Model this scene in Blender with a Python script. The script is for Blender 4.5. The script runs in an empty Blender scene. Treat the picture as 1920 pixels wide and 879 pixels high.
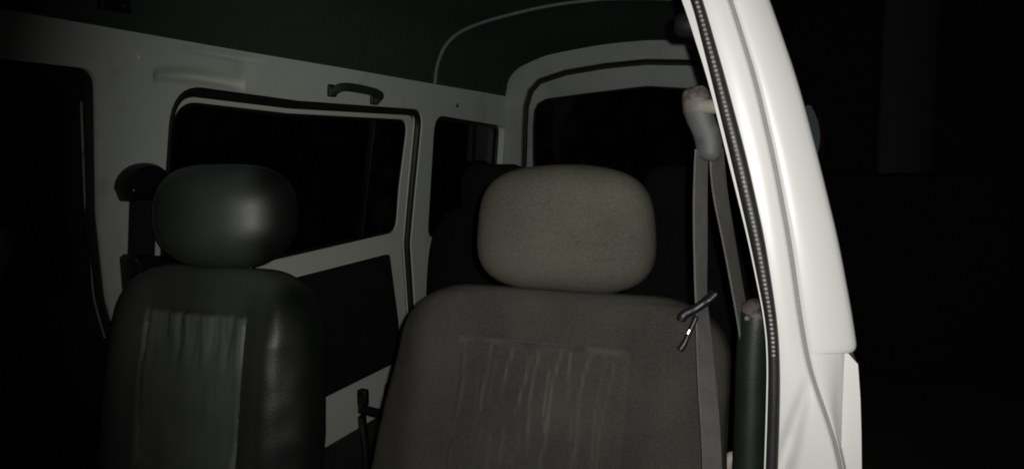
import bpy, bmesh, math, random
from mathutils import Vector, Matrix, noise
from mathutils.geometry import delaunay_2d_cdt
random.seed(4)
R = math.radians
S = bpy.context.scene
COL = S.collection
EYE = 1.36                       # height of the photographer's phone above the ground

# ---------------------------------------------------------------- camera
cam = bpy.data.cameras.new('camera')
camera = bpy.data.objects.new('camera', cam)
COL.objects.link(camera)
cam.sensor_width = 36.0
cam.lens = 36.0 * 1500 / 1920
cam.clip_start = 0.02
cam.clip_end = 500
camera.location = (0.65, 0.0, EYE)
camera.rotation_euler = (R(90 - 5.84), 0, R(21.6))
S.camera = camera

# ---------------------------------------------------------------- night sky
world = bpy.data.worlds.new('World')
S.world = world
world.use_nodes = True
wn = world.node_tree
sky = wn.nodes.new('ShaderNodeTexSky')
sky.sky_type = 'NISHITA'
sky.sun_disc = False
sky.sun_elevation = R(-4)
sky.sun_rotation = R(120)
wn.nodes['Background'].inputs['Strength'].default_value = 0.004
wn.links.new(sky.outputs[0], wn.nodes['Background'].inputs['Color'])

# ---------------------------------------------------------------- phone torch beside the lens (the only lamp of this night picture)
torch = bpy.data.lights.new('phone_torch', 'SPOT')
torch.energy = 44
torch.color = (1.0, 0.975, 0.93)
torch.shadow_soft_size = 0.004
torch.spot_size = R(87)
torch.spot_blend = 1.0
torch_o = bpy.data.objects.new('phone_torch', torch)
COL.objects.link(torch_o)
torch_o.location = (0.668, 0.0, EYE + 0.012)
torch_o.rotation_euler = (R(90 - 4.5), 0, R(12.0))

S.view_settings.view_transform = 'Standard'
S.view_settings.look = 'None'
S.view_settings.exposure = 0.0
S.view_settings.gamma = 1.0
S.cycles.filter_width = 1.9          # soft phone-video lens

# ================================================================ materials
def mat(name, col, rough=0.5, spec=0.5, var=0.0, vscale=8.0, bump=0.0, bscale=200.0, coat=0.0, metal=0.0, sheen=0.0,
        dirt=None, dscale=5.0, dlo=0.55, dhi=0.75):
    m = bpy.data.materials.new(name)
    m.use_nodes = True
    nt = m.node_tree
    b = nt.nodes['Principled BSDF']
    b.inputs['Base Color'].default_value = (*col, 1)
    b.inputs['Roughness'].default_value = rough
    b.inputs['Specular IOR Level'].default_value = spec
    b.inputs['Coat Weight'].default_value = coat
    b.inputs['Coat Roughness'].default_value = 0.15
    b.inputs['Metallic'].default_value = metal
    b.inputs['Sheen Weight'].default_value = sheen
    tc = nt.nodes.new('ShaderNodeTexCoord')
    cur = None
    if var > 0:
        n = nt.nodes.new('ShaderNodeTexNoise')
        n.inputs['Scale'].default_value = vscale
        n.inputs['Detail'].default_value = 6
        nt.links.new(tc.outputs['Object'], n.inputs['Vector'])
        mx = nt.nodes.new('ShaderNodeMix')
        mx.data_type = 'RGBA'
        mx.inputs['A'].default_value = (*[c * (1 - var) for c in col], 1)
        mx.inputs['B'].default_value = (*[min(1, c * (1 + var)) for c in col], 1)
        nt.links.new(n.outputs['Fac'], mx.inputs['Factor'])
        cur = mx.outputs['Result']
        mr = nt.nodes.new('ShaderNodeMapRange')
        mr.inputs['To Min'].default_value = max(0.02, rough - 0.1)
        mr.inputs['To Max'].default_value = min(1, rough + 0.1)
        nt.links.new(n.outputs['Fac'], mr.inputs['Value'])
        nt.links.new(mr.outputs['Result'], b.inputs['Roughness'])
    if dirt:
        n = nt.nodes.new('ShaderNodeTexNoise')
        n.inputs['Scale'].default_value = dscale
        n.inputs['Detail'].default_value = 9
        n.inputs['Roughness'].default_value = 0.65
        nt.links.new(tc.outputs['Object'], n.inputs['Vector'])
        mr = nt.nodes.new('ShaderNodeMapRange')
        mr.inputs['From Min'].default_value = dlo
        mr.inputs['From Max'].default_value = dhi
        nt.links.new(n.outputs['Fac'], mr.inputs['Value'])
        mx = nt.nodes.new('ShaderNodeMix')
        mx.data_type = 'RGBA'
        if cur: nt.links.new(cur, mx.inputs['A'])
        else: mx.inputs['A'].default_value = (*col, 1)
        mx.inputs['B'].default_value = (*dirt, 1)
        nt.links.new(mr.outputs['Result'], mx.inputs['Factor'])
        cur = mx.outputs['Result']
    if cur: nt.links.new(cur, b.inputs['Base Color'])
    if bump > 0:
        n = nt.nodes.new('ShaderNodeTexNoise')
        n.inputs['Scale'].default_value = bscale
        n.inputs['Detail'].default_value = 3
        nt.links.new(tc.outputs['Object'], n.inputs['Vector'])
        bp = nt.nodes.new('ShaderNodeBump')
        bp.inputs['Strength'].default_value = bump
        bp.inputs['Distance'].default_value = 0.002
        nt.links.new(n.outputs['Fac'], bp.inputs['Height'])
        nt.links.new(bp.outputs['Normal'], b.inputs['Normal'])
    return m

def fabric(name, col, streak=None):
    """woven seat cloth: two crossed thread waves, wear blotches, and (from the mesh) the printed crinkle lines"""
    m = mat(name, col, rough=1.0, spec=0.08)
    nt = m.node_tree
    b = nt.nodes['Principled BSDF']
    tc = nt.nodes.new('ShaderNodeTexCoord')
    n = nt.nodes.new('ShaderNodeTexNoise'); n.inputs['Scale'].default_value = 9; n.inputs['Detail'].default_value = 8
    n2 = nt.nodes.new('ShaderNodeTexNoise'); n2.inputs['Scale'].default_value = 420; n2.inputs['Detail'].default_value = 2
    for q in (n, n2): nt.links.new(tc.outputs['Object'], q.inputs['Vector'])
    add = nt.nodes.new('ShaderNodeMath'); add.operation = 'MULTIPLY_ADD'
    nt.links.new(n2.outputs['Fac'], add.inputs[0]); add.inputs[1].default_value = 1.1
    nt.links.new(n.outputs['Fac'], add.inputs[2])
    mr = nt.nodes.new('ShaderNodeMapRange'); mr.inputs['From Min'].default_value = 0.55; mr.inputs['From Max'].default_value = 1.55
    mr.inputs['To Min'].default_value = 0.55; mr.inputs['To Max'].default_value = 1.45
    nt.links.new(add.outputs[0], mr.inputs['Value'])
    vm = nt.nodes.new('ShaderNodeVectorMath'); vm.operation = 'SCALE'
    vm.inputs[0].default_value = col
    nt.links.new(mr.outputs['Result'], vm.inputs['Scale'])
    out = vm.outputs['Vector']
    if streak:
        at = nt.nodes.new('ShaderNodeAttribute'); at.attribute_name = 'streak'
        mx = nt.nodes.new('ShaderNodeMix'); mx.data_type = 'RGBA'
        nt.links.new(out, mx.inputs['A']); mx.inputs['B'].default_value = (*streak, 1)
        nt.links.new(at.outputs['Fac'], mx.inputs['Factor'])
        out = mx.outputs['Result']
    nt.links.new(out, b.inputs['Base Color'])
    w1 = nt.nodes.new('ShaderNodeTexWave'); w1.inputs['Scale'].default_value = 160; w1.inputs['Distortion'].default_value = 1.5
    w2 = nt.nodes.new('ShaderNodeTexWave'); w2.bands_direction = 'Z'; w2.inputs['Scale'].default_value = 160; w2.inputs['Distortion'].default_value = 1.5
    mu = nt.nodes.new('ShaderNodeMath'); mu.operation = 'ADD'
    for w, i in ((w1, 0), (w2, 1)):
        nt.links.new(tc.outputs['Object'], w.inputs['Vector']); nt.links.new(w.outputs['Fac'], mu.inputs[i])
    bp = nt.nodes.new('ShaderNodeBump'); bp.inputs['Strength'].default_value = 0.45; bp.inputs['Distance'].default_value = 0.001
    nt.links.new(mu.outputs[0], bp.inputs['Height']); nt.links.new(bp.outputs['Normal'], b.inputs['Normal'])
    return m

def two_tone_shade(m, dark):
    """pale and dark vinyl, with shade painted in towards the right side and back: the mesh's 'fade' value mixes the two"""
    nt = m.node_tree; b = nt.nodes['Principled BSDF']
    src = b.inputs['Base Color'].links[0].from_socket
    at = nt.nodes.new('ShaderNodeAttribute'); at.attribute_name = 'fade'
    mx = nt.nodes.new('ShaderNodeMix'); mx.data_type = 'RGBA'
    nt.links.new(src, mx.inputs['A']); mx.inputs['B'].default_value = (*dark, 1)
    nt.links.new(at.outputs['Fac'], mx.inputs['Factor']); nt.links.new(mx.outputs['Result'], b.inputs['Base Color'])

def glass(name, tint, refl=0.06):
    m = bpy.data.materials.new(name); m.use_nodes = True
    nt = m.node_tree; nt.nodes.clear()
    o = nt.nodes.new('ShaderNodeOutputMaterial')
    t = nt.nodes.new('ShaderNodeBsdfTransparent'); t.inputs['Color'].default_value = (*tint, 1)
    g = nt.nodes.new('ShaderNodeBsdfGlossy'); g.inputs['Roughness'].default_value = 0.08
    fr = nt.nodes.new('ShaderNodeFresnel'); fr.inputs['IOR'].default_value = 1.45
    mx = nt.nodes.new('ShaderNodeMixShader')
    nt.links.new(fr.outputs[0], mx.inputs[0]); nt.links.new(t.outputs[0], mx.inputs[1]); nt.links.new(g.outputs[0], mx.inputs[2])
    # a film of dust on the pane
    d = nt.nodes.new('ShaderNodeBsdfDiffuse'); d.inputs['Color'].default_value = (0.2, 0.2, 0.2, 1)
    n = nt.nodes.new('ShaderNodeTexNoise'); n.inputs['Scale'].default_value = 14; n.inputs['Detail'].default_value = 8
    tc = nt.nodes.new('ShaderNodeTexCoord'); nt.links.new(tc.outputs['Object'], n.inputs['Vector'])
    mr = nt.nodes.new('ShaderNodeMapRange'); mr.inputs['To Max'].default_value = refl
    mr.inputs['From Min'].default_value = 0.35; mr.inputs['From Max'].default_value = 0.8
    nt.links.new(n.outputs['Fac'], mr.inputs['Value'])
    m2 = nt.nodes.new('ShaderNodeMixShader')
    nt.links.new(mr.outputs['Result'], m2.inputs[0]); nt.links.new(mx.outputs[0], m2.inputs[1]); nt.links.new(d.outputs[0], m2.inputs[2])
    nt.links.new(m2.outputs[0], o.inputs['Surface'])
    return m

M = {}
M['white'] = mat('white_body_paint', (0.645, 0.64, 0.63), rough=0.38, var=0.03, vscale=6, coat=0.25, bump=0.02, bscale=60,
                 dirt=(0.54, 0.525, 0.50), dscale=13, dlo=0.66, dhi=0.9)
M['inner'] = mat('inner_body_paint', (0.74, 0.80, 0.72), rough=0.45, var=0.07, vscale=7, bump=0.05, bscale=90,
                 dirt=(0.42, 0.44, 0.39), dscale=7, dlo=0.55, dhi=0.85)
M['doorpaint'] = mat('inner_door_paint', (0.86, 0.88, 0.80), rough=0.4, var=0.05, vscale=7, bump=0.05, bscale=90, dirt=(0.55, 0.55, 0.48), dscale=9, dlo=0.6, dhi=0.9)
M['hatchpaint'] = mat('grey_hatch_paint', (0.39, 0.43, 0.40), rough=0.5, var=0.12, vscale=7, bump=0.05, bscale=90, dirt=(0.25, 0.29, 0.26), dscale=6, dlo=0.5, dhi=0.8)
M['liner'] = mat('grey_headliner_cloth', (0.052, 0.074, 0.058), rough=0.95, spec=0.1, var=0.22, vscale=30, bump=0.5, bscale=350)
M['rib'] = mat('pale_roof_bow_paint', (0.15, 0.18, 0.16), rough=0.6, var=0.4, vscale=30)
M['rubber'] = mat('black_rubber', (0.016, 0.016, 0.015), rough=0.5, var=0.3, vscale=40, bump=0.15, bscale=300)
M['bead'] = mat('bead_and_edge_glint', (0.30, 0.29, 0.27), rough=0.3, var=0.6, vscale=60)  # shine of the seal's ribs and the door edge put into a pale colour
M['plastic'] = mat('black_plastic', (0.007, 0.0065, 0.007), rough=0.45, var=0.25, vscale=20, bump=0.1, bscale=400)
M['gloss'] = mat('glossy_black_plastic', (0.006, 0.006, 0.007), rough=0.45, var=0.2, vscale=20)
M['trim'] = mat('dark_door_trim_board', (0.010, 0.0105, 0.010), rough=0.7, var=0.25, vscale=12, bump=0.25, bscale=260)
M['cloth'] = fabric('grey_brown_seat_cloth', (0.047, 0.047, 0.041), streak=(0.125, 0.123, 0.112))  # same cloth as the headrest, its dimmer light put into a darker colour
M['cloth_head'] = fabric('grey_brown_headrest_cloth', (0.082, 0.080, 0.064))
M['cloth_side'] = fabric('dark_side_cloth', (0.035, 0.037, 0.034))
M['vinyl'] = mat('grey_green_vinyl', (0.046, 0.062, 0.050), rough=0.44, var=0.3, vscale=10, bump=0.07, bscale=200)
M['vinyl_seat'] = mat('grey_satin_vinyl', (0.125, 0.142, 0.124), rough=0.42, spec=0.35, var=0.3, vscale=9, bump=0.12, bscale=240)
two_tone_shade(M['vinyl'], (0.007, 0.009, 0.0075)); two_tone_shade(M['vinyl_seat'], (0.008, 0.0105, 0.0085))
M['vinyl_side'] = mat('dark_green_vinyl', (0.013, 0.017, 0.0135), rough=0.7, spec=0.12, var=0.35, vscale=14, bump=0.1, bscale=240)
M['vinyl_black'] = mat('black_vinyl', (0.006, 0.0075, 0.006), rough=0.8, spec=0.06, var=0.3, vscale=14, bump=0.3, bscale=240)
M['rear_cloth'] = mat('near_black_seat_cloth', (0.0085, 0.008, 0.0085), rough=0.95, spec=0.1, var=0.35, vscale=30, bump=0.4, bscale=300)
M['web'] = mat('grey_belt_webbing', (0.10, 0.10, 0.092), rough=0.75, var=0.25, vscale=50, bump=0.5, bscale=500)
M['web_black'] = mat('black_belt_webbing', (0.013, 0.012, 0.013), rough=0.8, var=0.25, vscale=50, bump=0.5, bscale=500)
M['greyplastic'] = mat('grey_guide_plastic', (0.062, 0.066, 0.064), rough=0.6, var=0.5, vscale=70)
M['pinkplastic'] = mat('faded_pinkish_plastic', (0.105, 0.085, 0.080), rough=0.6, var=0.3, vscale=40, dirt=(0.02, 0.024, 0.02), dscale=45, dlo=0.45, dhi=0.6)
M['cap'] = mat('pale_cap_and_glint', (0.36, 0.33, 0.28), rough=0.4, var=0.1, vscale=30)
M['glint'] = mat('screw_glint_white', (0.8, 0.8, 0.78), rough=0.25, var=0.05)  # white painted in for the glint on a screw head
M['steel'] = mat('bright_steel', (0.6, 0.6, 0.6), rough=0.28, metal=1.0, var=0.1, vscale=60)
M['sealant'] = mat('grey_seam_sealant', (0.22, 0.21, 0.20), rough=0.7, var=0.25, vscale=30)
M['handle'] = mat('grey_green_handle_plastic', (0.035, 0.046, 0.040), rough=0.6, var=0.3, vscale=40)
M['greencover'] = mat('dark_green_trim_plastic', (0.009, 0.0135, 0.0105), rough=0.5, var=0.3, vscale=15, bump=0.15, bscale=300)
M['glass'] = glass('night_window_glass', (0.5, 0.52, 0.5), 0.035)
M['dustglass'] = glass('dusty_sliding_glass', (0.5, 0.52, 0.5), 0.10)
M['clearlens'] = mat('clear_lamp_lens', (0.20, 0.25, 0.28), rough=0.2, var=0.1, vscale=30, coat=0.5)
M['amber'] = mat('amber_lamp_lens', (0.06, 0.018, 0.007), rough=0.4, var=0.2, vscale=30, coat=0.3)
M['floor'] = mat('dark_floor_mat', (0.018, 0.022, 0.018), rough=0.9, var=0.4, vscale=25, bump=0.5, bscale=200)
M['ground'] = mat('dark_packed_earth', (0.06, 0.055, 0.048), rough=0.95, var=0.4, vscale=3, bump=0.8, bscale=20)
M['plaster'] = mat('dark_plaster', (0.007, 0.007, 0.0075), rough=0.95, var=0.3, vscale=4, bump=0.3, bscale=60)
M['column'] = mat('grey_plaster_column', (0.048, 0.059, 0.053), rough=0.9, var=0.2, vscale=6, bump=0.3, bscale=60)
M['tyre'] = mat('tyre_rubber', (0.02, 0.02, 0.02), rough=0.8, var=0.2, vscale=20)

# ================================================================ helpers
def obj(name, verts, faces, material, parent=None, smooth=True, angle=None):
    me = bpy.data.meshes.new(name)
    me.from_pydata([tuple(v) for v in verts], [], faces)
    bm = bmesh.new(); bm.from_mesh(me)
    bmesh.ops.recalc_face_normals(bm, faces=bm.faces)
    bm.to_mesh(me); bm.free()
    me.update()
    if material: me.materials.append(M[material])
    for p in me.polygons: p.use_smooth = smooth
    if smooth and angle: me.set_sharp_from_angle(angle=R(angle))
    o = bpy.data.objects.new(name, me)
    COL.objects.link(o)
    if parent:
        o.parent = parent
        par = Vector(); q = parent
        while q: par += q.location; q = q.parent
        o.location = -par
    return o

def empty(name, loc, label, cat, group=None):
    o = bpy.data.objects.new(name, None)
    COL.objects.link(o)
    o.location = loc
    o.empty_display_size = 0.1
    o['label'] = label; o['category'] = cat
    if group: o['group'] = group
    return o

class MB:
    def __init__(s): s.v = []; s.f = []
    def add(s, vs, fs):
        k = len(s.v); s.v += [Vector(v) for v in vs]; s.f += [tuple(i + k for i in f) for f in fs]; return s
    def box(s, c, h, rot=None, b=0.0):
        """box with chamfered edges (b): centre c, half sizes h"""
        bm = bmesh.new(); bmesh.ops.create_cube(bm, size=2)
        for v in bm.verts: v.co = Vector((v.co.x * h[0], v.co.y * h[1], v.co.z * h[2]))
        if b > 0: bmesh.ops.bevel(bm, geom=list(bm.edges), offset=b, segments=3, profile=0.6, affect='EDGES')
        if rot: bmesh.ops.rotate(bm, verts=bm.verts, matrix=rot)
        bm.verts.ensure_lookup_table()
        s.add([v.co + Vector(c) for v in bm.verts], [[v.index for v in f.verts] for f in bm.faces]); bm.free(); return s
    def loft(s, rings, closed=True, cap=True):
        n = len(rings[0]); k = len(s.v)
        for r in rings: s.v += [Vector(p) for p in r]
        for i in range(len(rings) - 1):
            for j in range(n if closed else n - 1):
                a = k + i * n + j; b = k + i * n + (j + 1) % n
                s.f.append((a, b, b + n, a + n))
        if closed and cap:
            s.f.append(tuple(k + j for j in range(n))[::-1]); s.f.append(tuple(k + (len(rings) - 1) * n + j for j in range(n)))
        return s
    def tube(s, pts, r, n=10, r2=None, up=Vector((0, 0, 1)), closed=False, cap=True):
        """tube along pts; r along the side vector, r2 along the other; r may be a list"""
        pts = [Vector(p) for p in pts]; rings = []; m = len(pts)
        for i, p in enumerate(pts):
            if closed: t = pts[(i + 1) % m] - pts[i - 1]
            else: t = pts[min(i + 1, m - 1)] - pts[max(i - 1, 0)]
            t.normalize()
            a = t.cross(up)
            if a.length < 1e-4: a = t.cross(Vector((1, 0, 0)))
            a.normalize(); b = a.cross(t)
            ra = r[i] if isinstance(r, (list, tuple)) else r
            rb = ra if r2 is None else (r2[i] if isinstance(r2, (list, tuple)) else r2)
            rings.append([p + a * ra * math.cos(2 * math.pi * j / n) + b * rb * math.sin(2 * math.pi * j / n) for j in range(n)])
        if closed: rings.append(rings[0]); cap = False
        return s.loft(rings, True, cap)
    def build(s, name, material, parent=None, smooth=True, angle=40): return obj(name, s.v, s.f, material, parent, smooth, angle)

def smooth_path(pts, k=6):
    """Catmull-Rom through pts"""
    pts = [Vector(p) for p in pts]; out = []
    for i in range(len(pts) - 1):
        p0 = pts[max(i - 1, 0)]; p1 = pts[i]; p2 = pts[i + 1]; p3 = pts[min(i + 2, len(pts) - 1)]
        for j in range(k):
            t = j / k
            out.append(0.5 * ((2 * p1) + (p2 - p0) * t + (2 * p0 - 5 * p1 + 4 * p2 - p3) * t * t + (3 * p1 - p0 - 3 * p2 + p3) * t ** 3))
    out.append(pts[-1]); return out

def lerp(x, xs, ys):
    if (x - xs[0]) * (xs[-1] - xs[0]) <= 0: return ys[0]
    for i in range(len(xs) - 1):
        a, b = xs[i], xs[i + 1]
        if min(a, b) <= x <= max(a, b): return ys[i] + (ys[i + 1] - ys[i]) * (x - a) / (b - a)
    return ys[-1]

def round_poly(pts, r, n=7):
    """2D polygon with its corners rounded; r a number or one per corner"""
    out = []; m = len(pts)
    for i in range(m):
        p = Vector(pts[i]); a = Vector(pts[i - 1]) - p; b = Vector(pts[(i + 1) % m]) - p
        rr = r[i] if isinstance(r, (list, tuple)) else r
        if rr <= 0: out.append(p); continue
        ang = a.angle(b)
        d = min(rr / math.tan(ang / 2), a.length * 0.49, b.length * 0.49)
        q0 = p + a.normalized() * d; q1 = p + b.normalized() * d
        for j in range(n + 1):
            t = j / n; out.append(q0 * (1 - t) ** 2 + p * 2 * t * (1 - t) + q1 * t * t)
    return out

def offset_poly(pts, d):
    """shift each point of a closed 2D polygon by d (positive = inwards for either winding)"""
    m = len(pts); area = sum(pts[i - 1].x * pts[i].y - pts[i].x * pts[i - 1].y for i in range(m)); s = 1 if area > 0 else -1
    out = []
    for i in range(m):
        t = (pts[(i + 1) % m] - pts[i - 1]).normalized()
        out.append(pts[i] + Vector((-t.y, t.x)) * s * d)
    return out

def densify(poly, step):
    out = []; m = len(poly)
    for i in range(m):
        a = Vector(poly[i]); b = Vector(poly[(i + 1) % m]); k = max(1, int((b - a).length / step))
        out += [a + (b - a) * j / k for j in range(k)]
    return out

def inside(p, poly):
    c = False; m = len(poly); x, y = p
    for i in range(m):
        a = poly[i]; b = poly[i - 1]
        if (a[1] > y) != (b[1] > y) and x < (b[0] - a[0]) * (y - a[1]) / (b[1] - a[1]) + a[0]: c = not c
    return c

def sheet(outer, holes, step=0.05, fine=None):
    """flat triangulated sheet with holes -> verts 2D, tris"""
    loops = [densify(outer, step)] + [densify(h, step) for h in holes]
    vs = []; es = []
    for L in loops:
        k = len(vs); vs += [Vector(p) for p in L]; es += [(k + i, k + (i + 1) % len(L)) for i in range(len(L))]
    xs = [p.x for p in vs]; ys = [p.y for p in vs]
    x = min(xs) + step / 2
    while x < max(xs):
        y = min(ys) + step / 2
        while y < max(ys):
            if inside((x, y), loops[0]) and not any(inside((x, y), h) for h in loops[1:]):
                vs.append(Vector((x + random.uniform(-.002, .002), y + random.uniform(-.002, .002))))
            y += step
        x += step
    if fine:
        x0, x1, y0, y1, st = fine
        for i in range(int((x1 - x0) / st)):
            for j in range(int((y1 - y0) / st)):
                p = Vector((x0 + (i + .5 * (j % 2)) * st, y0 + j * st))
                if not any(inside(p, h) for h in loops[1:]): vs.append(p)
    rv, re, rf, *_ = delaunay_2d_cdt(vs, es, [], 0, 1e-6)
    tris = []
    for f in rf:
        c = sum((rv[i] for i in f), Vector((0, 0))) / len(f)
        if inside(c, loops[0]) and not any(inside(c, h) for h in loops[1:]): tris.append(tuple(f))
    return rv, tris

def panel(name, outer, holes, fn, material, parent, thick=0.0, step=0.05, out=None, angle=50, fine=None):
    """sheet mapped through fn(a, b) -> point; thick gives it a second skin along out"""
    rv, tris = sheet(outer, holes, step, fine)
    P = [Vector(fn(p.x, p.y)) for p in rv]
    V = list(P); F = list(tris)
    if thick:
        n = len(P); d = Vector(out) * thick
        V += [p + d for p in P]; F += [tuple(i + n for i in t)[::-1] for t in tris]
        cnt = {}
        for t in tris:
            for i in range(len(t)):
                e = (t[i], t[(i + 1) % len(t)]); cnt[e] = 1
        for (a, b) in cnt:
            if (b, a) not in cnt: F.append((b, a, a + n, b + n))
    return obj(name, V, F, material, parent, True, angle)

def band(name, loop, d0, d1, fn, material, parent, thick, out):
    """frame strip between loop offset by d0 and by d1 (2D), mapped through fn"""
    A = offset_poly(loop, d0); B = offset_poly(loop, d1); o = Vector(out) * thick
    A3 = [Vector(fn(p.x, p.y)) for p in A]; B3 = [Vector(fn(p.x, p.y)) for p in B]
    rings = [A3, B3, [p + o for p in B3], [p + o for p in A3], A3]
    return MB().loft(rings, True, False).build(name, material, parent)

def ribbon(pts, wdirs, w, t=0.0012):
    mb = MB(); rings = []
    for p, d, in zip(pts, wdirs):
        p = Vector(p); d = Vector(d).normalized(); i = pts.index(p) if p in pts else 0
        rings.append((p, d))
    R4 = []
    for i, (p, d) in enumerate(rings):
        tg = (rings[min(i + 1, len(rings) - 1)][0] - rings[max(i - 1, 0)][0]).normalized()
        n = tg.cross(d).normalized()
        R4.append([p + d * w / 2 + n * t, p - d * w / 2 + n * t, p - d * w / 2 - n * t, p + d * w / 2 - n * t])
    return mb.loft(R4)

# ================================================================ the setting
g = MB(); n = 40
gv = [(-60 + 120 * i / n, -60 + 120 * j / n, 0.0) for i in range(n + 1) for j in range(n + 1)]
gf = [(i * (n + 1) + j, (i + 1) * (n + 1) + j, (i + 1) * (n + 1) + j + 1, i * (n + 1) + j + 1) for i in range(n) for j in range(n)]
ground = obj('ground', gv, gf, 'ground'); ground['kind'] = 'structure'

# building far behind, faintly caught by the torch
bld = empty('building', (2.4, 5.6, 0), 'dim building wall with a grey column edge in the dark at far right', 'building')
MB().box((3.5, 5.75, 2.6), (5.5, 0.12, 2.6), b=0.01).build('wall', 'plaster', bld)
foot = [(.915, 5.63), (.915, 5.40), (.93, 5.385)] + [(.93 + .32 * math.sin(R(a)), 5.605 - .22 * math.cos(R(a))) for a in range(8, 91, 6)] + [(1.25, 5.63)]
MB().loft([[(x, y, z) for x, y in foot] for z in (1.235, 3.8)]).build('column', 'column', bld)
MB().box((3.5, 5.44, 0.615), (5.48, 0.185, 0.615), b=0.02).build('plinth', 'plaster', bld)

# ================================================================ the van
van = empty('van', (0, 1.5, 0), 'white van around the camera, door pillar bright at right, dark windows and roof behind', 'van')
Zs = [-1.2, -.7, -.3, .22, .5]; Xs = [.655, .665, .64, .56, .5]
def wx(dz): return lerp(dz, Zs, Xs)
def dent(Y, dz):
    """shallow pressed recess and ripples in the rail above the sliding door"""
    u = (Y - 1.335) / 0.13; c = 0.148 + 0.008 * (1 - u * u)
    d = 0.026 * math.exp(-((dz - c) / 0.0105) ** 2) * max(0, 1 - u * u) ** .6
    d += 0.010 * math.exp(-((dz - 0.207) / 0.006) ** 2) * max(0, 1 - ((Y - 1.40) / 0.13) ** 2)
    d += 0.004 * math.exp(-((Y - 1.46) / 0.03) ** 2) * math.exp(-((dz - .18) / .03) ** 2)
    d -= 0.0022 * math.sin(7 * Y + 1.0) * max(0, min(1, (dz - 0.13) * 10))
    return d
def far(Y, dz, off=0.0): return (-(wx(dz) + dent(Y, dz)) - off, Y, EYE + dz)
V2 = Vector
def hatchY(dz): return 3.07 - 0.27 * dz

front_open = round_poly([(-.25, .145), (1.072, .147), (1.095, -.112), (1.128, -.28), (1.167, -.395), (1.21, -.6), (1.21, -.93), (-.25, -.93)],
                        [.05, .035, .2, .2, .2, .1, .05, .05], 6)
slide_open = round_poly([(1.250, .137), (1.66, .127), (2.318, .137), (2.332, -.12), (2.345, -.30), (2.403, -.575), (2.43, -.93), (1.26, -.93)],
                        [.085, .4, .06, .3, .3, .3, .05, .05], 8)
quart_open = round_poly([(2.398, .125), (3.026, .105), (3.10, -.30), (2.46, -.30)], [.055, .045, .05, .06], 7)
side = panel('side_panel', [(-.35, -1.02), (3.36, -1.02), (3.175, -.3), (3.105, -.02), (3.036, .222), (-.35, .222)], [front_open, slide_open, quart_open],
             far, 'inner', van, thick=0.035, out=(-1, 0, 0.1), step=0.028, fine=(1.17, 1.60, .128, .220, .0045))
# small screws and plug in the rail
for (Y, dz) in ((1.167, .178),):
    MB().tube([far(Y, dz, .002), far(Y, dz, -.005)], [.0046, .0036], 10).build('screw', 'glint', van)
MB().tube([far(2.557, .163, .002), far(2.557, .163, -.003)], [.008, .006], 10).build('plug', 'plastic', van)

# headliner: profile of the roof at three stations
prof = [(.558, .222), (.556, .236), (.547, .285), (.518, .343), (.467, .383), (.393, .408), (.284, .430), (.15, .448), (0, .456)]
profr = [(.556, .222), (.550, .240), (.537, .284), (.505, .322), (.455, .346), (.38, .371), (.27, .388), (.14, .402), (0, .408)]
def near_in(x): return x - .09 * max(0, min(1, (x - .3) / .25)) ** 1.5
def roof_ring(Y, up=0.0):
    t = max(0, min(1, (Y - 2.4) / .57)); t = t * t * (3 - 2 * t)
    P = [Vector((-a[0] * (1 - t) - b[0] * t, Y, EYE + (a[1] * (1 - t) + b[1] * t) + up)) for a, b in zip(prof, profr)]
    L = smooth_path(P, 4); return L + [Vector((near_in(-p.x), p.y, p.z)) for p in L[-2::-1]]
ys = [-.35 + .06 * i for i in range(56)]
ys = [y for y in ys if y < 2.95] + [2.965]
liner = MB().loft([roof_ring(y) for y in ys], False).build('headliner', 'liner', van)
MB().loft([roof_ring(y, .03) for y in ys], False).build('roof_skin', 'white', van)
# pale roof bow across the headliner
bow = [p + Vector((0, 0, -.002)) for p in roof_ring(2.36)]
for i, p in enumerate(bow): p.x *= .995
MB().tube(bow, .0065, 8, r2=.006, up=Vector((0, 1, 0))).build('roof_bow', 'rib', van)
bow2 = [p + Vector((0, 0, -.001)) for p in roof_ring(1.02)]
# clip on the roof edge above the far front door
clip = MB().box((-.548, 1.097, EYE + .262), (.008, .032, .012), b=.004).build('roof_clip', 'plastic', van)
for dy, dz in ((-.018, .268), (.014, .262)):
    MB().tube([(-.545, 1.097 + dy, EYE + dz), (-.537, 1.097 + dy, EYE + dz)], [.005, .003], 8).build('screw', 'steel', clip)

# ---- far sliding door
door = MB()
sd_seal3 = [Vector(far(p.x, p.y, .012)) for p in offset_poly(densify(slide_open, .02), .009)]
MB().tube(sd_seal3, .011, 8, closed=True, up=Vector((1, 0, 0))).build('door_seal', 'rubber', van)
MB().tube([Vector(far(p.x, p.y, .014)) for p in offset_poly(densify(front_open, .02), .008)], .011, 8, closed=True, up=Vector((1, 0, 0))).build('door_seal', 'rubber', van)
inset = .026
def sfar(Y, dz): return far(Y, dz, inset)
door_loop = offset_poly(densify(slide_open, .02), .019)
win_far = round_poly([(1.285, .107), (1.66, .097), (2.272, .104), (2.268, -.12), (2.283, -.258), (1.29, -.283)], [.065, .4, .05, .4, .045, .05], 7)
sdoor = panel('sliding_door', door_loop, [win_far], sfar, 'doorpaint', van, thick=.02, out=(-1, 0, 0), step=.03)
panel('window_pane', offset_poly(win_far, -.004), [], lambda a, b: far(a, b, inset + .012), 'glass', sdoor, thick=.004, out=(-1, 0, 0), step=.2)
MB().loft([[far(p.x, p.y, inset + o) for p in offset_poly(densify(win_far, .03), d)] for d, o in ((-.001, .004), (.006, .002), (.008, .012), (-.001, .016), (-.001, .004))], True, False).build('glazing_rubber', 'rubber', sdoor)
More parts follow.
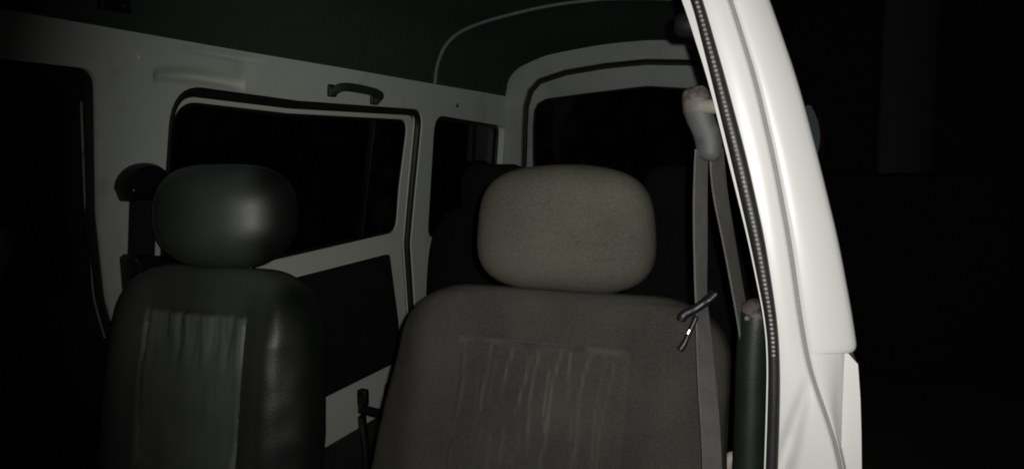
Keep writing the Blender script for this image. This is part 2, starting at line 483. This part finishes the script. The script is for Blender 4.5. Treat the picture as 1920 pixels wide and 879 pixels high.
# sliding half pane with its slim upright
half = round_poly([(2.08, .10), (2.268, .10), (2.262, -.12), (2.276, -.252), (2.085, -.256)], [.004, .04, .2, .03, .004], 5)
panel('sliding_pane', half, [], lambda a, b: far(a, b, inset + .004), 'dustglass', sdoor, thick=.004, out=(-1, 0, 0), step=.2)
MB().loft([[far(Y, dz, inset + o) for dz in (.10, 0, -.1, -.2, -.256)] for Y, o in ((2.080, .003), (2.086, .003), (2.086, .01), (2.080, .01), (2.080, .003))], False).build('pane_upright', 'plastic', sdoor)
trim_poly = round_poly([(1.29, -.338), (2.238, -.325), (2.315, -.565), (2.335, -.702), (1.30, -.708)], [.02, .02, .2, .02, .02], 4)
panel('trim_board', trim_poly, [], lambda a, b: far(a, b, inset - .007), 'trim', sdoor, thick=.006, out=(-1, 0, 0), step=.06)
MB().box((-.62, 1.8, EYE - .875), (.05, .56, .035), b=.008).build('door_step', 'floor', van)
# grab handle on the rail
gp = smooth_path([far(1.790, .152, -.004), far(1.792, .164, -.020), far(1.82, .171, -.026), far(1.90, .1705, -.027), far(1.975, .166, -.026), far(2.003, .158, -.020), far(2.006, .143, -.004)], 5)
gh = MB().tube(gp, .0135, 10, r2=.0115).build('grab_handle', 'handle', van)
for Y, dz in ((1.792, .160), (2.003, .151)):
    MB().box(far(Y, dz, -.004), (.006, .016, .016), b=.005).build('handle_mount', 'plastic', gh)

# ---- far front door (dark trim, glass)
fl = offset_poly(densify(front_open, .02), .017)
fwin = round_poly([(-.20, .115), (1.035, .117), (1.06, -.112), (1.09, -.26), (-.20, -.28)], [.05, .03, .2, .05, .05], 5)
fdoor = panel('front_door', fl, [fwin], lambda a, b: far(a, b, .02), 'trim', van, thick=.02, out=(-1, 0, 0), step=.04)
panel('window_pane', offset_poly(fwin, -.004), [], lambda a, b: far(a, b, .034), 'glass', fdoor, thick=.004, out=(-1, 0, 0), step=.2)
edge = [far(1.056, .09, .012), far(1.068, -.02, .012), far(1.079, -.11, .012), far(1.096, -.2, .012), far(1.110, -.28, .012), far(1.135, -.36, .012)]
MB().tube(smooth_path(edge, 5), .0022, 6).build('edge_glint', 'bead', fdoor)  # pale tube added as the glint along the door's edge

# ---- rear quarter window
panel('quarter_window', offset_poly(quart_open, -.006), [], lambda a, b: far(a, b, .036), 'glass', van, thick=.004, out=(-1, 0, 0), step=.2)
MB().tube([Vector(far(p.x, p.y, .032)) for p in offset_poly(densify(quart_open, .03), .003)], .008, 8, closed=True, up=Vector((1, 0, 0))).build('quarter_window_seal', 'rubber', van)

# ---- rear body ring, hatch
def hat(x, dz, off=0.0): return (x, hatchY(dz) + off, EYE + dz)
up = [(-a[0] - .012, a[1] + .010) for a in profr]
arch = [Vector((-.665, -1.0)), Vector((-.672, -.7)), Vector((-.648, -.3)), Vector((-.60, -.02))] + [Vector(p) for p in up]
outer = arch + [Vector((near_in(-p.x) if p.y > .2 else -p.x - .03, p.y)) for p in arch[-2::-1]]
inl = [Vector(p) for p in [(-.56, -.92), (-.565, -.5), (-.545, -.2), (-.518, -.03), (-.501, .099), (-.488, .182), (-.464, .240), (-.424, .276), (-.313, .305), (-.15, .324), (0, .332)]]
inl_loop = inl + [Vector((-p.x - .07 * max(0, -p.x - .3) / .2, p.y)) for p in inl[-2::-1]]
gl = [Vector(p) for p in [(-.49, -.33), (-.49, -.2), (-.486, -.03), (-.474, .099), (-.461, .168), (-.442, .196), (-.406, .212), (-.24, .229), (-.03, .247), (0, .249)]]
gl_loop = gl + [Vector((-p.x - .07 * max(0, -p.x - .3) / .2, p.y)) for p in gl[-2::-1]]
rear_frame = panel('rear_frame', outer, [offset_poly(inl_loop, -.012)], lambda a, b: hat(a, b), 'hatchpaint', van, thick=.04, out=(0, 1, 0), step=.035)
MB().tube([Vector(hat(p.x, p.y, .012)) for p in densify(inl_loop, .03)], .009, 8, closed=True, up=Vector((0, 1, 0))).build('hatch_seal', 'rubber', van)
hatch = panel('rear_hatch', offset_poly(inl_loop, .008), [gl_loop], lambda a, b: hat(a, b, .018), 'hatchpaint', van, thick=.025, out=(0, 1, 0), step=.035)
panel('window_pane', offset_poly(gl_loop, -.006), [], lambda a, b: hat(a, b, .034), 'glass', hatch, thick=.004, out=(0, 1, 0), step=.3)
MB().tube([Vector(hat(p.x, p.y, .028)) for p in densify(gl_loop, .03)], .007, 8, closed=True, up=Vector((0, 1, 0))).build('glazing_rubber', 'rubber', hatch)
panel('trim_board', round_poly([(-.46, -.40), (.46, -.40), (.47, -.85), (-.47, -.85)], .03, 4), [], lambda a, b: hat(a, b, .010), 'trim', hatch, thick=.007, out=(0, 1, 0), step=.2)

# ---- floor
MB().box((0, 1.36, EYE - 1.03), (.655, 1.74, .012), b=.004).build('floor_mat', 'floor', van)
MB().box((0, 1.36, EYE - 1.08), (.655, 1.74, .032), b=.004).build('floor_pan', 'inner', van)

# ---- near door pillar (brightest thing in the picture)
pz = [.40, .33, .26, .179, .085, -.009, -.103, -.198, -.242, -.262, -.315, -.361, -.40, -.6, -1.0]
pfl = [.36, .412, .446, .4795, .5115, .537, .5625, .584, .5885, .589, .5895, .5895, .5895, .588, .583]
psl = [.37, .422, .458, .491, .517, .542, .566, .587, .591, .5915, .592, .592, .592, .590, .585]
psr = [.385, .437, .473, .504, .533, .560, .583, .600, .604, .605, .606, .606, .606, .604, .60]
pgp = [.415, .467, .503, .534, .565, .589, .609, .625, .634, .639, .660, .674, .681, .69, .69]
psi = [.45, .505, .545, .577, .611, .638, .663, .683, .690, .692, .693, .698, .702, .71, .71]
PY = .98
def pil(tab, dz): return lerp(dz, pz, tab)
def sm(tab, dz): return sum(pil(tab, dz + k * .012) for k in (-2, -1, 0, 1, 2)) / 5
zz = [.40 - .005 * i for i in range(281)]
def crease(x, dz):
    """diagonal pressed fold low on the jamb"""
    if dz > -.262: return 0
    t = (-.262 - dz) / .12; cx = .637 - .028 * t; w = .0055 + .006 * min(t, 1.6)
    return .015 * min(1, t * 1.5) * math.exp(-((x - cx) / w) ** 2)
rings = []
for dz in zz:
    a = sm(psl, dz) - .003; b = sm(pgp, dz) - .0019; z = EYE + dz; r = []
    r.append((a, PY + .05, z)); r.append((a, PY + .012, z)); r.append((a + .002, PY + .004, z))
    for k in range(43):
        t = k / 42; x = a + .004 + (b - .003 - a - .004) * t
        r.append((x, PY + .006 * (t - .45) ** 2 * 4 * .6 + crease(x, dz), z))
    r += [(b - .0006, PY + .0072, z), (b, PY + .012, z), (b, PY + .04, z)]
    rings.append(r)
pillar = MB().loft(rings, False).build('door_pillar', 'white', van, angle=60)
MB().loft([[(sm(pgp, dz) - .006, PY + .016, EYE + dz), (sm(pgp, dz) + .006, PY + .016, EYE + dz)] for dz in zz], False).build('seam_filler', 'sealant', pillar)
# outer strip, ends in a rounded corner at the belt line
rings = []
def notch(dz):
    """right edge of the outer strip: the body edge above the belt line, stepping in below it"""
    s = sm(psi, max(dz, -.228)); i = .6755
    if dz > -.222: return s
    if dz > -.234:
        t = (-.222 - dz) / .012; return s - .006 * (1 - math.sqrt(max(0, 1 - t * t)))
    return i
zo = [.40 - .01 * i for i in range(62)] + [-.212 - .0015 * i for i in range(15)] + [-.2342, -.2346] + [-.24 - .01 * i for i in range(17)]
zo = sorted(set(zo), reverse=True)
for dz in zo:
    a = sm(pgp, dz) + .0019; b = notch(dz); b = max(b, a + .003); z = EYE + dz; r = []
    w = b - a; e = min(.006, w * .3)
    r.append((a, PY + .04, z)); r.append((a, PY + .008, z)); r.append((a + .0008, PY + .002, z))
    for k in range(9):
        t = k / 8; x = a + .002 + (w - .002 - e) * t
        r.append((x, PY + .001 + .016 * t * t, z))
    r += [(b - e * .3, PY + .021, z), (b, PY + .027, z), (b - .001, PY + .045, z)]
    rings.append(r)
MB().loft(rings, False).build('pillar_outer_skin', 'white', pillar, angle=60)
# inner flange and ribbed weatherstrip
MB().loft([[(sm(pfl, dz) - .004 + .002, PY + .03, EYE + dz), (sm(pfl, dz), PY + .004, EYE + dz), (sm(pfl, dz) + .012, PY + .003, EYE + dz)] for dz in zz], False).build('inner_flange', 'white', pillar)
strip = [Vector(((sm(psl, dz) + sm(psr, dz)) / 2, PY - .006, EYE + dz)) for dz in zz]
wid = [(sm(psr, dz) - sm(psl, dz)) / 2 for dz in zz]
ws = MB().tube(strip, wid, 14, r2=[.0085] * len(zz), up=Vector((0, -1, 0))).build('weatherstrip', 'rubber', pillar)
bd = MB(); dz = .21
while dz > -.24:
    c = Vector(((sm(psl, dz) * .47 + sm(psr, dz) * .53), PY - .0142, EYE + dz))
    q = 8; s = .0020
    ringsb = []
    for i in range(5):
        th = math.pi * i / 4 + .02
        ringsb.append([c + Vector((math.sin(th) * math.cos(2 * math.pi * j / q) * s * 1.15, math.sin(th) * math.sin(2 * math.pi * j / q) * s * .8, math.cos(th) * s * .85)) for j in range(q)])
    bd.loft(ringsb); dz -= .0052 + random.uniform(-.0003, .0003)
beads = bd.build('bead_row', 'bead', ws); beads['kind'] = 'stuff'
# knob on the pillar's inner face
kb = MB().tube([(.487, 1.03, EYE + .158), (.470, 1.03, EYE + .158), (.463, 1.03, EYE + .158)], [.017, .016, .010], 14).build('trim_knob', 'gloss', pillar)

# ---- near side wall behind the pillar (outer skin), tapered a little towards the rear
def near(Y, dz, off=0.0):
    x = lerp(dz, [-1.0, -.6, -.3, -.233, -.19, -.1, -.008, .082, .174, .26], [.72, .716, .701, .694, .679, .659, .634, .605, .571, .535])
    return (x - .006 - .018 * max(0, Y - 1.0) - (.032 if dz > -.2 else 0.0 if dz < -.236 else .032 * (dz + .236) / .036) - off, Y, EYE + dz)
nwin = round_poly([(1.06, .105), (2.28, .105), (2.29, -.215), (1.06, -.215)], [.03, .05, .04, .03], 5)
nq = round_poly([(2.40, .10), (2.93, .09), (2.95, -.22), (2.42, -.22)], [.05, .05, .05, .05], 5)
nside = panel('side_panel', [(1.004, -.97), (3.06, -.97), (3.06, -.25), (3.02, .235), (1.004, .235)], [nwin, nq], lambda a, b: near(a, b), 'white', van, thick=.030, out=(-1, 0, 0), step=.04)
for wl in (nwin, nq):
    panel('window_pane', offset_poly(wl, -.004), [], lambda a, b: near(a, b, .006), 'glass', nside, thick=.003, out=(-1, 0, 0), step=.3)
# tail lamp at the rear corner, clear glass with an amber outer section
lp = []
tl = empty('tail_lamp', (0, 0, 0), '', ''); del tl['label']; del tl['category']; tl.parent = van; tl.location = (.58, 3.06 - 1.5, EYE + .07)
def lens(name, x0, x1, m, Y):
    rr = []
    for i in range(13):
        t = i / 12; dz = .165 - .19 * t; k = math.sin(math.pi * (.08 + .84 * t)) ** .6; sh = .022 * t
        a, b = x0 + sh, x0 + sh + (x1 - x0) * k
        rr.append([(a, Y + .05, EYE + dz), (a, Y, EYE + dz), ((a + b) / 2, Y - .012 * k, EYE + dz), (b, Y, EYE + dz), (b, Y + .05, EYE + dz)])
    return MB().loft(rr).build(name, m, tl)
lens('clear_lens', .562, .602, 'clearlens', 3.03)
lens('amber_lens', .598, .614, 'amber', 3.045)

# wheels under the floor
for x in (-.60, .60):
    for y in (2.55, .45):
        if x > 0 and y < 1: continue
        def ring(r, xo): return [(x + xo, y + r * math.cos(2 * math.pi * j / 32), .27 + r * math.sin(2 * math.pi * j / 32)) for j in range(32)]
        w = MB().loft([ring(.17, -.07), ring(.25, -.075), ring(.27, -.05), ring(.27, .05), ring(.25, .075), ring(.17, .07)]).build('wheel', 'tyre', van)
        MB().loft([ring(.165, -.05), ring(.168, .05), ring(.14, .03), ring(.06, .035), ring(.05, .045), ring(.02, .045)]).build('rim', 'steel', w)

# ================================================================ seats
def superring(w, tf, tb, n, count):
    """rounded-box ring in x (half w) and y (front half depth tf towards -y, back tb), even along its length"""
    P = []
    for i in range(720):
        a = 2 * math.pi * i / 720; c, s = math.cos(a), math.sin(a)
        x = w * math.copysign(abs(c) ** (2 / n), c); y = math.copysign(abs(s) ** (2 / n), s)
        P.append(Vector((x, -y * tf if y > 0 else -y * tb)))
    L = [0]
    for i in range(720): L.append(L[-1] + (P[(i + 1) % 720] - P[i]).length)
    out = []; k = 0
    for j in range(count):
        t = L[-1] * j / count
        while L[k + 1] < t: k += 1
        f = (t - L[k]) / max(1e-9, L[k + 1] - L[k]); out.append(P[k].lerp(P[(k + 1) % 720], f))
    return out

def split(name, V, F, sel, parent, mA, mB, nameB, streak=None):
    """one closed shell parted into a front cover and a side cover, each its own mesh"""
    made = []
    for nm, m, want in ((name, mA, True), (nameB, mB, False)):
        ff = [f for f in F if sel(sum((V[i] for i in f), Vector()) / len(f)) == want]
        if not ff: continue
        used = sorted({i for f in ff for i in f}); ix = {i: k for k, i in enumerate(used)}
        o = obj(nm, [V[i] for i in used], [tuple(ix[i] for i in f) for f in ff], m, parent, True, 70)
        if streak:
            at = o.data.attributes.new('streak', 'FLOAT', 'POINT')
            for k, i in enumerate(used): at.data[k].value = streak[i]
        made.append(o)
    return made

def place(V, cx, cy, cz, tilt):
    m = Matrix.Rotation(-R(tilt), 3, 'X')
    return [m @ v + Vector((cx, cy, cz)) for v in V]

def make_seat(cx, cy, hw, hw_h, near_one, label, group):
    root = empty('front_seat', (cx, cy - .15, EYE - 1.018), label, 'car seat', group)
    H = .62; sh = .085 if near_one else .125; inw = .105 if near_one else .125; count = 300; rg = []
    zlev = [H * 0.02 + (H - sh - .012) * i / 150 for i in range(151)]
    lev = [(z, 0.0) for z in zlev] + [(H - sh + sh * math.sin(a * math.pi / 2 / 26), a / 26) for a in range(1, 27)]
    streaks = []
    lines = []                                     # wavy crinkle lines woven into the insert
    for k in range(13):
        x0 = -.118 + .0192 * k + random.uniform(-.008, .008)
        top = H - .083 - random.choice((0, 0, 0, 0, .015, .03)); ln = random.uniform(.07, .22)
        lines.append((x0, top, ln, random.uniform(0, 6), random.choice((.1, .18, .26, .42)), random.uniform(-.05, .08)))
        if random.random() < .9:
            lines.append((x0 + random.uniform(-.012, .012), top - ln - random.uniform(.0, .03), random.uniform(.05, .16), random.uniform(0, 6), random.uniform(.06, .22), random.uniform(-.05, .08)))
    V = []; F = []
    insT = H - .082; insX = .128 if near_one else .108
    for li, (z, a) in enumerate(lev):
        wf = 1 + .27 * min(.6, 1 - z / H) if near_one else 1 + .10 * min(.6, 1 - z / H)
        w = hw * wf - (inw * (1 - math.cos(a * math.pi / 2))); k = math.sqrt(max(0.0, 1 - a ** 2.2)) if a < 1 else 0
        tf = .055 * (.25 + .75 * k); tb = .06 * (.25 + .75 * k)
        for p in superring(w, tf, tb, 3.6, count):
            x, y = p.x, p.y; s = 0.0
            if y < 0 and z < H - .01:
                fr = min(1, -y / (tf * .8))
                y -= (.020 if near_one else .034) * math.exp(-((abs(x) - hw * .76) / .045) ** 2) * fr * (1 - a)      # side bolsters
                inn = max(0, 1 - abs(x) / insX) ** .5 if abs(x) < insX and z < insT else 0
                y -= .006 * inn * fr
                gx = math.exp(-((abs(x) - insX) / .0028) ** 2) if z < insT else 0
                gz = math.exp(-((z - insT) / .0028) ** 2) if abs(x) < insX + .002 else 0
                y += (.0045 * max(gx * (.35 if near_one else 1), gz)) * fr
                if abs(x) < insX - .004 and z < insT - .002:
                    if near_one:
                        for (lx, lt, ln, ph, st, sl) in lines:
                            u = (lt - z) / ln
                            if 0 < u < 1:
                                c = lx + .0034 * math.sin(ph + (lt - z) * 34) - sl * (lt - z)
                                q = math.exp(-((x - c) / .0017) ** 2) * st * min(1, 6 * (1 - u)) * min(1, u * 12 + .3)
                                s = max(s, q)
                        y -= .003 * s
                    else:                            # upright pleats under the seam of the vinyl cover
                        fade = max(0, 1 - (insT - z) / .10) ** .7 + .12
                        q = noise.noise(Vector((x * 46, z * 9, 2.0))) + .5 * noise.noise(Vector((x * 110, z * 14, 5.0)))
                        y -= .006 * q * fade * min(1, (insX - abs(x)) / .015) + .004 * noise.noise(Vector((x * 12, z * 16, 9.0)))
                if near_one: s = max(s, .45 * (gz * min(1, abs(math.sin(x * 40 + 1)) * 1.2)), .03 * gx)
            nz = noise.noise(Vector((x * 7 + cx * 9, y * 7, z * 7))) * .006 + noise.noise(Vector((x * 22, y * 22, z * 22 + cx))) * .0018
            d = Vector((p.x, p.y)); d = d.normalized() if d.length > 1e-6 else Vector((0, -1))
            V.append(Vector((x + d.x * nz - (.05 * (1 - z / H) if near_one else 0), y + d.y * nz, z))); streaks.append(s)
    n = count
    for i in range(len(lev) - 1):
        for j in range(n):
            q = i * n + j; r_ = i * n + (j + 1) % n; F.append((q, r_, r_ + n, q + n))
    # close the top and the bottom
    for base in (0, (len(lev) - 1) * n):
        for j in range(1, n // 2):
            a0, a1 = base + j, base + (j + 1); b0, b1 = base + (n - j) % n, base + (n - j - 1) % n
            if a1 == b1: F.append((a0, a1, b0))
            elif a0 != b0: F.append((a0, a1, b1, b0))
        F.append((base, base + 1, base + n - 1))
    local = list(V)
    tilt = 9
    top = Vector((0, 0, H)); m = Matrix.Rotation(-R(tilt), 3, 'X'); o = Vector((cx, cy, EYE - .203)) - m @ top
    W = [m @ v + o for v in V]
    inv = m.inverted()
    if near_one:
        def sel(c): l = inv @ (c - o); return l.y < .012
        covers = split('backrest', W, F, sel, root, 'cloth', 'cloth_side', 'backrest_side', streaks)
    else:
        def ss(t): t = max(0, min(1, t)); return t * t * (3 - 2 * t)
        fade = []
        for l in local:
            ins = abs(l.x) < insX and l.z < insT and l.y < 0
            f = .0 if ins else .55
            f = max(f, .55 + .45 * ss((l.x - hw * .62) / .05), .55 + .45 * ss((l.y + .01) / .03))  # shade painted onto the right bolster, the side and the back
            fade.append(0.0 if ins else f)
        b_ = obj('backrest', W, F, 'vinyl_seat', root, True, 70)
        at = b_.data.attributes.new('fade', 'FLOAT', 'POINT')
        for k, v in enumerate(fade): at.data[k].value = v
    # headrest: cushion turned from rounded rings
    hv = []; hf = []; hn = 96; hs = []
    hh = .093; N = 44
    for i in range(N + 1):
        th = -math.pi / 2 + math.pi * i / N; s_, c_ = math.sin(th), math.cos(th)
        ez = 3.4 if near_one else 2.7
        zc = hh * math.copysign(abs(s_) ** (2 / ez), s_); k = abs(c_) ** (2 / ez) if i not in (0, N) else .02
        kt = abs(c_) ** (2 / (2.2 if near_one else 2.1)) if i not in (0, N) else .02
        t = zc / hh; wide = hw_h * (1.03 + .03 * (-t) - .03 * t * t if near_one else 1.03 - .12 * max(0, -t) ** 1.5)
        for p in superring(wide * max(k, .02), (.066 if near_one else .072) * max(kt, .02), (.050 if near_one else .062) * max(kt, .02), 2.5 if near_one else 2.1, hn):
            y = p.y
            nz = noise.noise(Vector((p.x * 9 + cx * 5, p.y * 9, zc * 9 + 3))) * .004
            dd = Vector((p.x, p.y, zc)).normalized()
            hv.append(Vector((p.x, y, zc)) + dd * nz)
    for i in range(N):
        for j in range(hn):
            q = i * hn + j; r_ = i * hn + (j + 1) % hn; hf.append((q, r_, r_ + hn, q + hn))
    hf.append(tuple(range(hn))[::-1]); hf.append(tuple(N * hn + j for j in range(hn)))
    m2 = Matrix.Rotation(R(0 if near_one else 24), 3, 'Z') @ Matrix.Rotation(-R(5), 3, 'X'); ho = Vector((cx + (.004 if near_one else .017), cy - .006, EYE - .112))
    HW = [m2 @ v + ho for v in hv]
    if near_one:
        split('headrest', HW, hf, lambda c: True, root, 'cloth_head', 'cloth_head', 'headrest')
    else:
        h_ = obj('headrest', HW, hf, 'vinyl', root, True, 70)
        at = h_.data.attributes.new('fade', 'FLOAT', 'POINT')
        for k, v in enumerate(hv): at.data[k].value = max(ss((v.x - hw_h * .30) / .05), ss((v.y + .01) / .03))  # painted shade, darkening the headrest towards its right side and back
    for s in (-1, 1):
        MB().tube([(cx + s * .06, cy + .004, EYE - .26), (cx + s * .06, cy - .002, EYE - .15)], .006, 10).build('headrest_post', 'steel', root)
    # cushion and base below the picture's edge
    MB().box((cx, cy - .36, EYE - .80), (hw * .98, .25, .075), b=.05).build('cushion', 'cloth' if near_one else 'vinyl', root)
    MB().box((cx, cy - .33, EYE - .945), (hw * .85, .22, .073), b=.015).build('seat_base', 'plastic', root)
    for s in (-1, 1):
        MB().box((cx + s * hw * .9, cy - .13, EYE - .80), (.012, .05, .09), b=.008).build('hinge_cover', 'plastic', root)
    return root
make_seat(.287, 1.125, .243, .130, True, 'grey brown cloth front seat beside the bright white pillar, crinkled insert', 'front seats')
make_seat(-.360, 1.135, .215, .122, False, 'dark green vinyl front seat at left with a paler pleated insert', 'front seats')

# rear bench
rs = empty('rear_bench_seat', (0, 2.2, EYE - 1.018), 'almost black rear bench seat with headrests behind the front seats', 'bench seat')
def cushion_ring(cx, cy, z, w, tf, tb, n=3.4): return [(cx + p.x, cy + p.y, EYE + z) for p in superring(w, tf, tb, n, 72)]
def soft(name, cx, z0, z1, w, t, cyf, m='rear_cloth', er=.05):
    rr = []
    for i in range(29):
        u = i / 28; s = math.sin((u - .5) * math.pi); z = (z0 + z1) / 2 + (z1 - z0) / 2 * math.copysign(abs(s) ** .7, s)
        k = max(.05, (1 - abs((z - (z0 + z1) / 2) / ((z1 - z0) / 2)) ** 3.2)) ** .45
        ww = w - er * (1 - k)
        rr.append(cushion_ring(cx, cyf(z), z, ww, t * (.3 + .7 * k), t * (.3 + .7 * k)))
    return MB().loft(rr).build(name, m, rs, angle=60)
soft('backrest', -.258, -.66, -.17, .25, .06, lambda z: 2.22 + .12 * (z + .4), er=.10)
soft('backrest', .245, -.66, -.17, .238, .06, lambda z: 2.22 + .12 * (z + .4), er=.10)
for x in (-.295, .27):
    soft('headrest', x, -.205, -.035, .108, .045, lambda z: 2.25 + .05 * z, er=.06)
    for s in (-1, 1): MB().tube([(x + s * .05, 2.25, EYE - .25), (x + s * .05, 2.25, EYE - .15)], .006, 8).build('headrest_post', 'steel', rs)
MB().box((0, 2.04, EYE - .68), (.47, .19, .065), b=.04).build('cushion', 'rear_cloth', rs)
MB().box((0, 2.06, EYE - .78), (.46, .16, .03), b=.01).build('seat_frame', 'plastic', rs)
for x in (-.43, .43):
    for y in (1.93, 2.19): MB().tube([(x, y, EYE - .80), (x, y, EYE - 1.02)], .014, 10).build('leg', 'plastic', rs)
# belt stalk that stands between bench and sliding door
st = MB().tube(smooth_path([(-.548, 1.90, EYE - 1.02), (-.550, 1.90, EYE - .85), (-.560, 1.90, EYE - .76), (-.558, 1.90, EYE - .70), (-.555, 1.9, EYE - .68)], 5), .014, 10, r2=.011).build('belt_stalk', 'plastic', rs)
MB().box((-.556, 1.9, EYE - .69), (.014, .011, .024), b=.006).build('buckle', 'gloss', st)
MB().tube([(-.556, 1.9, EYE - .725), (-.46, 1.9, EYE - .735)], .014, 8).build('side_bar', 'plastic', rs)

# ================================================================ belts
nb = empty('seat_belt', (.515, 1.05, EYE - .40), 'grey seat belt hanging from a guide on the bright pillar', 'seat belt')
gpth = smooth_path([(.485, 1.045, EYE + .083), (.489, 1.043, EYE + .066), (.494, 1.043, EYE + .045), (.503, 1.045, EYE + .022), (.506, 1.045, EYE + .004), (.503, 1.046, EYE - .010)], 6)
m_ = len(gpth)
def prof_r(i):
    t = i / (m_ - 1)
    return lerp(t, [0, .04, .12, .3, .5, .7, .86, .95, 1], [.006, .013, .0165, .0185, .0165, .0165, .016, .0125, .005])
gd = MB().tube(gpth, [prof_r(i) for i in range(m_)], 14, r2=[prof_r(i) * .62 for i in range(m_)], up=Vector((0, -1, 0))).build('belt_guide', 'greyplastic', nb)
k0 = 9
MB().tube(gpth[:k0 + 2], [prof_r(i) * 1.06 for i in range(k0 + 2)], 14, r2=[prof_r(i) * .70 for i in range(k0 + 2)], up=Vector((0, -1, 0))).build('guide_cover', 'pinkplastic', gd)
MB().tube([(.495, 1.042, EYE + .058), (.522, 1.015, EYE + .056)], [.0095, .009], 14).build('anchor_bolt', 'cap', nb)
wv = [(.45, 1, 0)]
P = smooth_path([(.496, 1.05, EYE + .004), (.496, 1.05, EYE - .06), (.498, 1.05, EYE - .13), (.501, 1.045, EYE - .19), (.512, 1.02, EYE - .27), (.527, .995, EYE - .40), (.535, .97, EYE - .60), (.53, .95, EYE - .90)], 6)
D = [(.30 + .07 * math.sin(i * .21) + .35 * max(0, min(1, (i - 18) / 8)), 1, 0) for i in range(len(P))]
ribbon(P, D, .034).build('webbing', 'web', nb, smooth=True)
P = smooth_path([(.513, 1.062, EYE + .006), (.518, 1.07, EYE - .05), (.530, 1.085, EYE - .12), (.551, 1.10, EYE - .235), (.556, 1.105, EYE - .27)], 6)
D = [(.26 + .05 * math.sin(i * .3), 1, 0) for i in range(len(P))]
ribbon(P, D, .042).build('webbing', 'web', nb)
rc = smooth_path([(.573, 1.10, EYE - .196), (.570, 1.10, EYE - .205), (.566, 1.10, EYE - .225), (.564, 1.10, EYE - .28), (.564, 1.10, EYE - .36), (.564, 1.10, EYE - .46), (.565, 1.10, EYE - .60)], 5)
rr_ = [lerp(i / (len(rc) - 1), [0, .08, .2, .35, 1], [.006, .014, .0215, .023, .0235]) for i in range(len(rc))]
rt = MB().tube(rc, rr_, 16, r2=[r * 1.3 for r in rr_], up=Vector((0, 1, 0))).build('retractor_cover', 'greencover', nb)
MB().tube(rc[:9], [r * 1.05 for r in rr_[:9]], 16, r2=[r * 1.36 for r in rr_[:9]], up=Vector((0, 1, 0))).build('cover_top', 'pinkplastic', rt)
MB().tube([(.5585, 1.066, EYE - .213), (.5575, 1.058, EYE - .213)], [.004, .003], 8).build('screw', 'steel', rt)
# tongue of the belt: black body, bright tip
tg = MB().tube(smooth_path([(.522, 1.03, EYE - .176), (.510, 1.025, EYE - .188), (.496, 1.02, EYE - .199), (.484, 1.018, EYE - .206), (.480, 1.018, EYE - .214)], 5), [.003] + [.0085] * 5 + [.0062] * 5 + [.0052] * 5 + [.006] * 4 + [.003], 12, r2=[.002] + [.006] * 19 + [.002]).build('belt_tongue', 'gloss', nb)
MB().tube(smooth_path([(.500, 1.018, EYE - .206), (.494, 1.014, EYE - .222), (.486, 1.010, EYE - .242), (.481, 1.008, EYE - .250)], 5), [.002, .003] + [.0032] * 8 + [.0042] * 5 + [.002], 10).build('tongue_bar', 'gloss', tg)
MB().tube([(.4925, 1.0085, EYE - .223), (.4905, 1.0072, EYE - .228)], [.0017, .0017], 8).build('tongue_plate', 'steel', tg)
cp = MB().tube(smooth_path([(.520, 1.14, EYE - .475), (.530, 1.14, EYE - .440), (.540, 1.14, EYE - .432), (.550, 1.14, EYE - .440), (.552, 1.14, EYE - .475)], 5), .010, 10).build('anchor_cap', 'cap', nb)

fb = empty('seat_belt', (-.625, 1.19, EYE - .36), 'black seat belt with mushroom shaped guide on the far pillar, left of vinyl seat', 'seat belt')
def far_plate(name, pts, rad, t0, t1, m, parent):
    L = round_poly(pts, rad, 6)
    A = [far(p.x, p.y, -t0) for p in L]; c = sum((p for p in L), Vector((0, 0))) / len(L)
    rings = [[far(p.x, p.y, -t0) for p in L], [far(p.x, p.y, -t1 * .55) for p in L],
             [far(c.x + (p.x - c.x) * .93, c.y + (p.y - c.y) * .9, -t1 * .88) for p in L], [far(c.x + (p.x - c.x) * .75, c.y + (p.y - c.y) * .7, -t1) for p in L]]
    return MB().loft(rings).build(name, m, parent)
g2 = far_plate('belt_guide', [(1.187 + .061 * math.cos(R(a)), -.066 + .046 * math.sin(R(a))) for a in range(0, 181, 15)] + [(1.142, -.093), (1.230, -.094)], [.006] + [0] * 11 + [.006, .01, .01], .001, .03, 'plastic', fb)
for Y, dz in ((1.146, -.071), (1.215, -.073)): MB().tube([far(Y, dz, -.024), far(Y, dz, -.031)], [.0034, .002], 8).build('screw', 'cap', g2)  # pale colour put in for the glints on these screws
P = [Vector(far(1.188 + .006 * i / 7, -.08 - .02 * i, -.012)) for i in range(9)]
ribbon(P, [(0, 1, 0)] * 9, .066, .0015).build('webbing', 'web_black', fb)
r2_ = far_plate('retractor_cover', [(1.150, -.202), (1.160, -.196), (1.235, -.208), (1.262, -.226), (1.262, -.36), (1.19, -.375), (1.172, -.345)], [.006, .008, .012, .012, .02, .012, .02], .001, .05, 'plastic', fb)
for Y, dz, l in ((1.156, -.212, .016), (1.196, -.228, .008), (1.214, -.226, .009)):
    MB().tube([far(Y - l * .3, dz + l / 2, -.043), far(Y + l * .3, dz - l / 2, -.048)], .0014, 6).build('clip', 'steel', r2_)
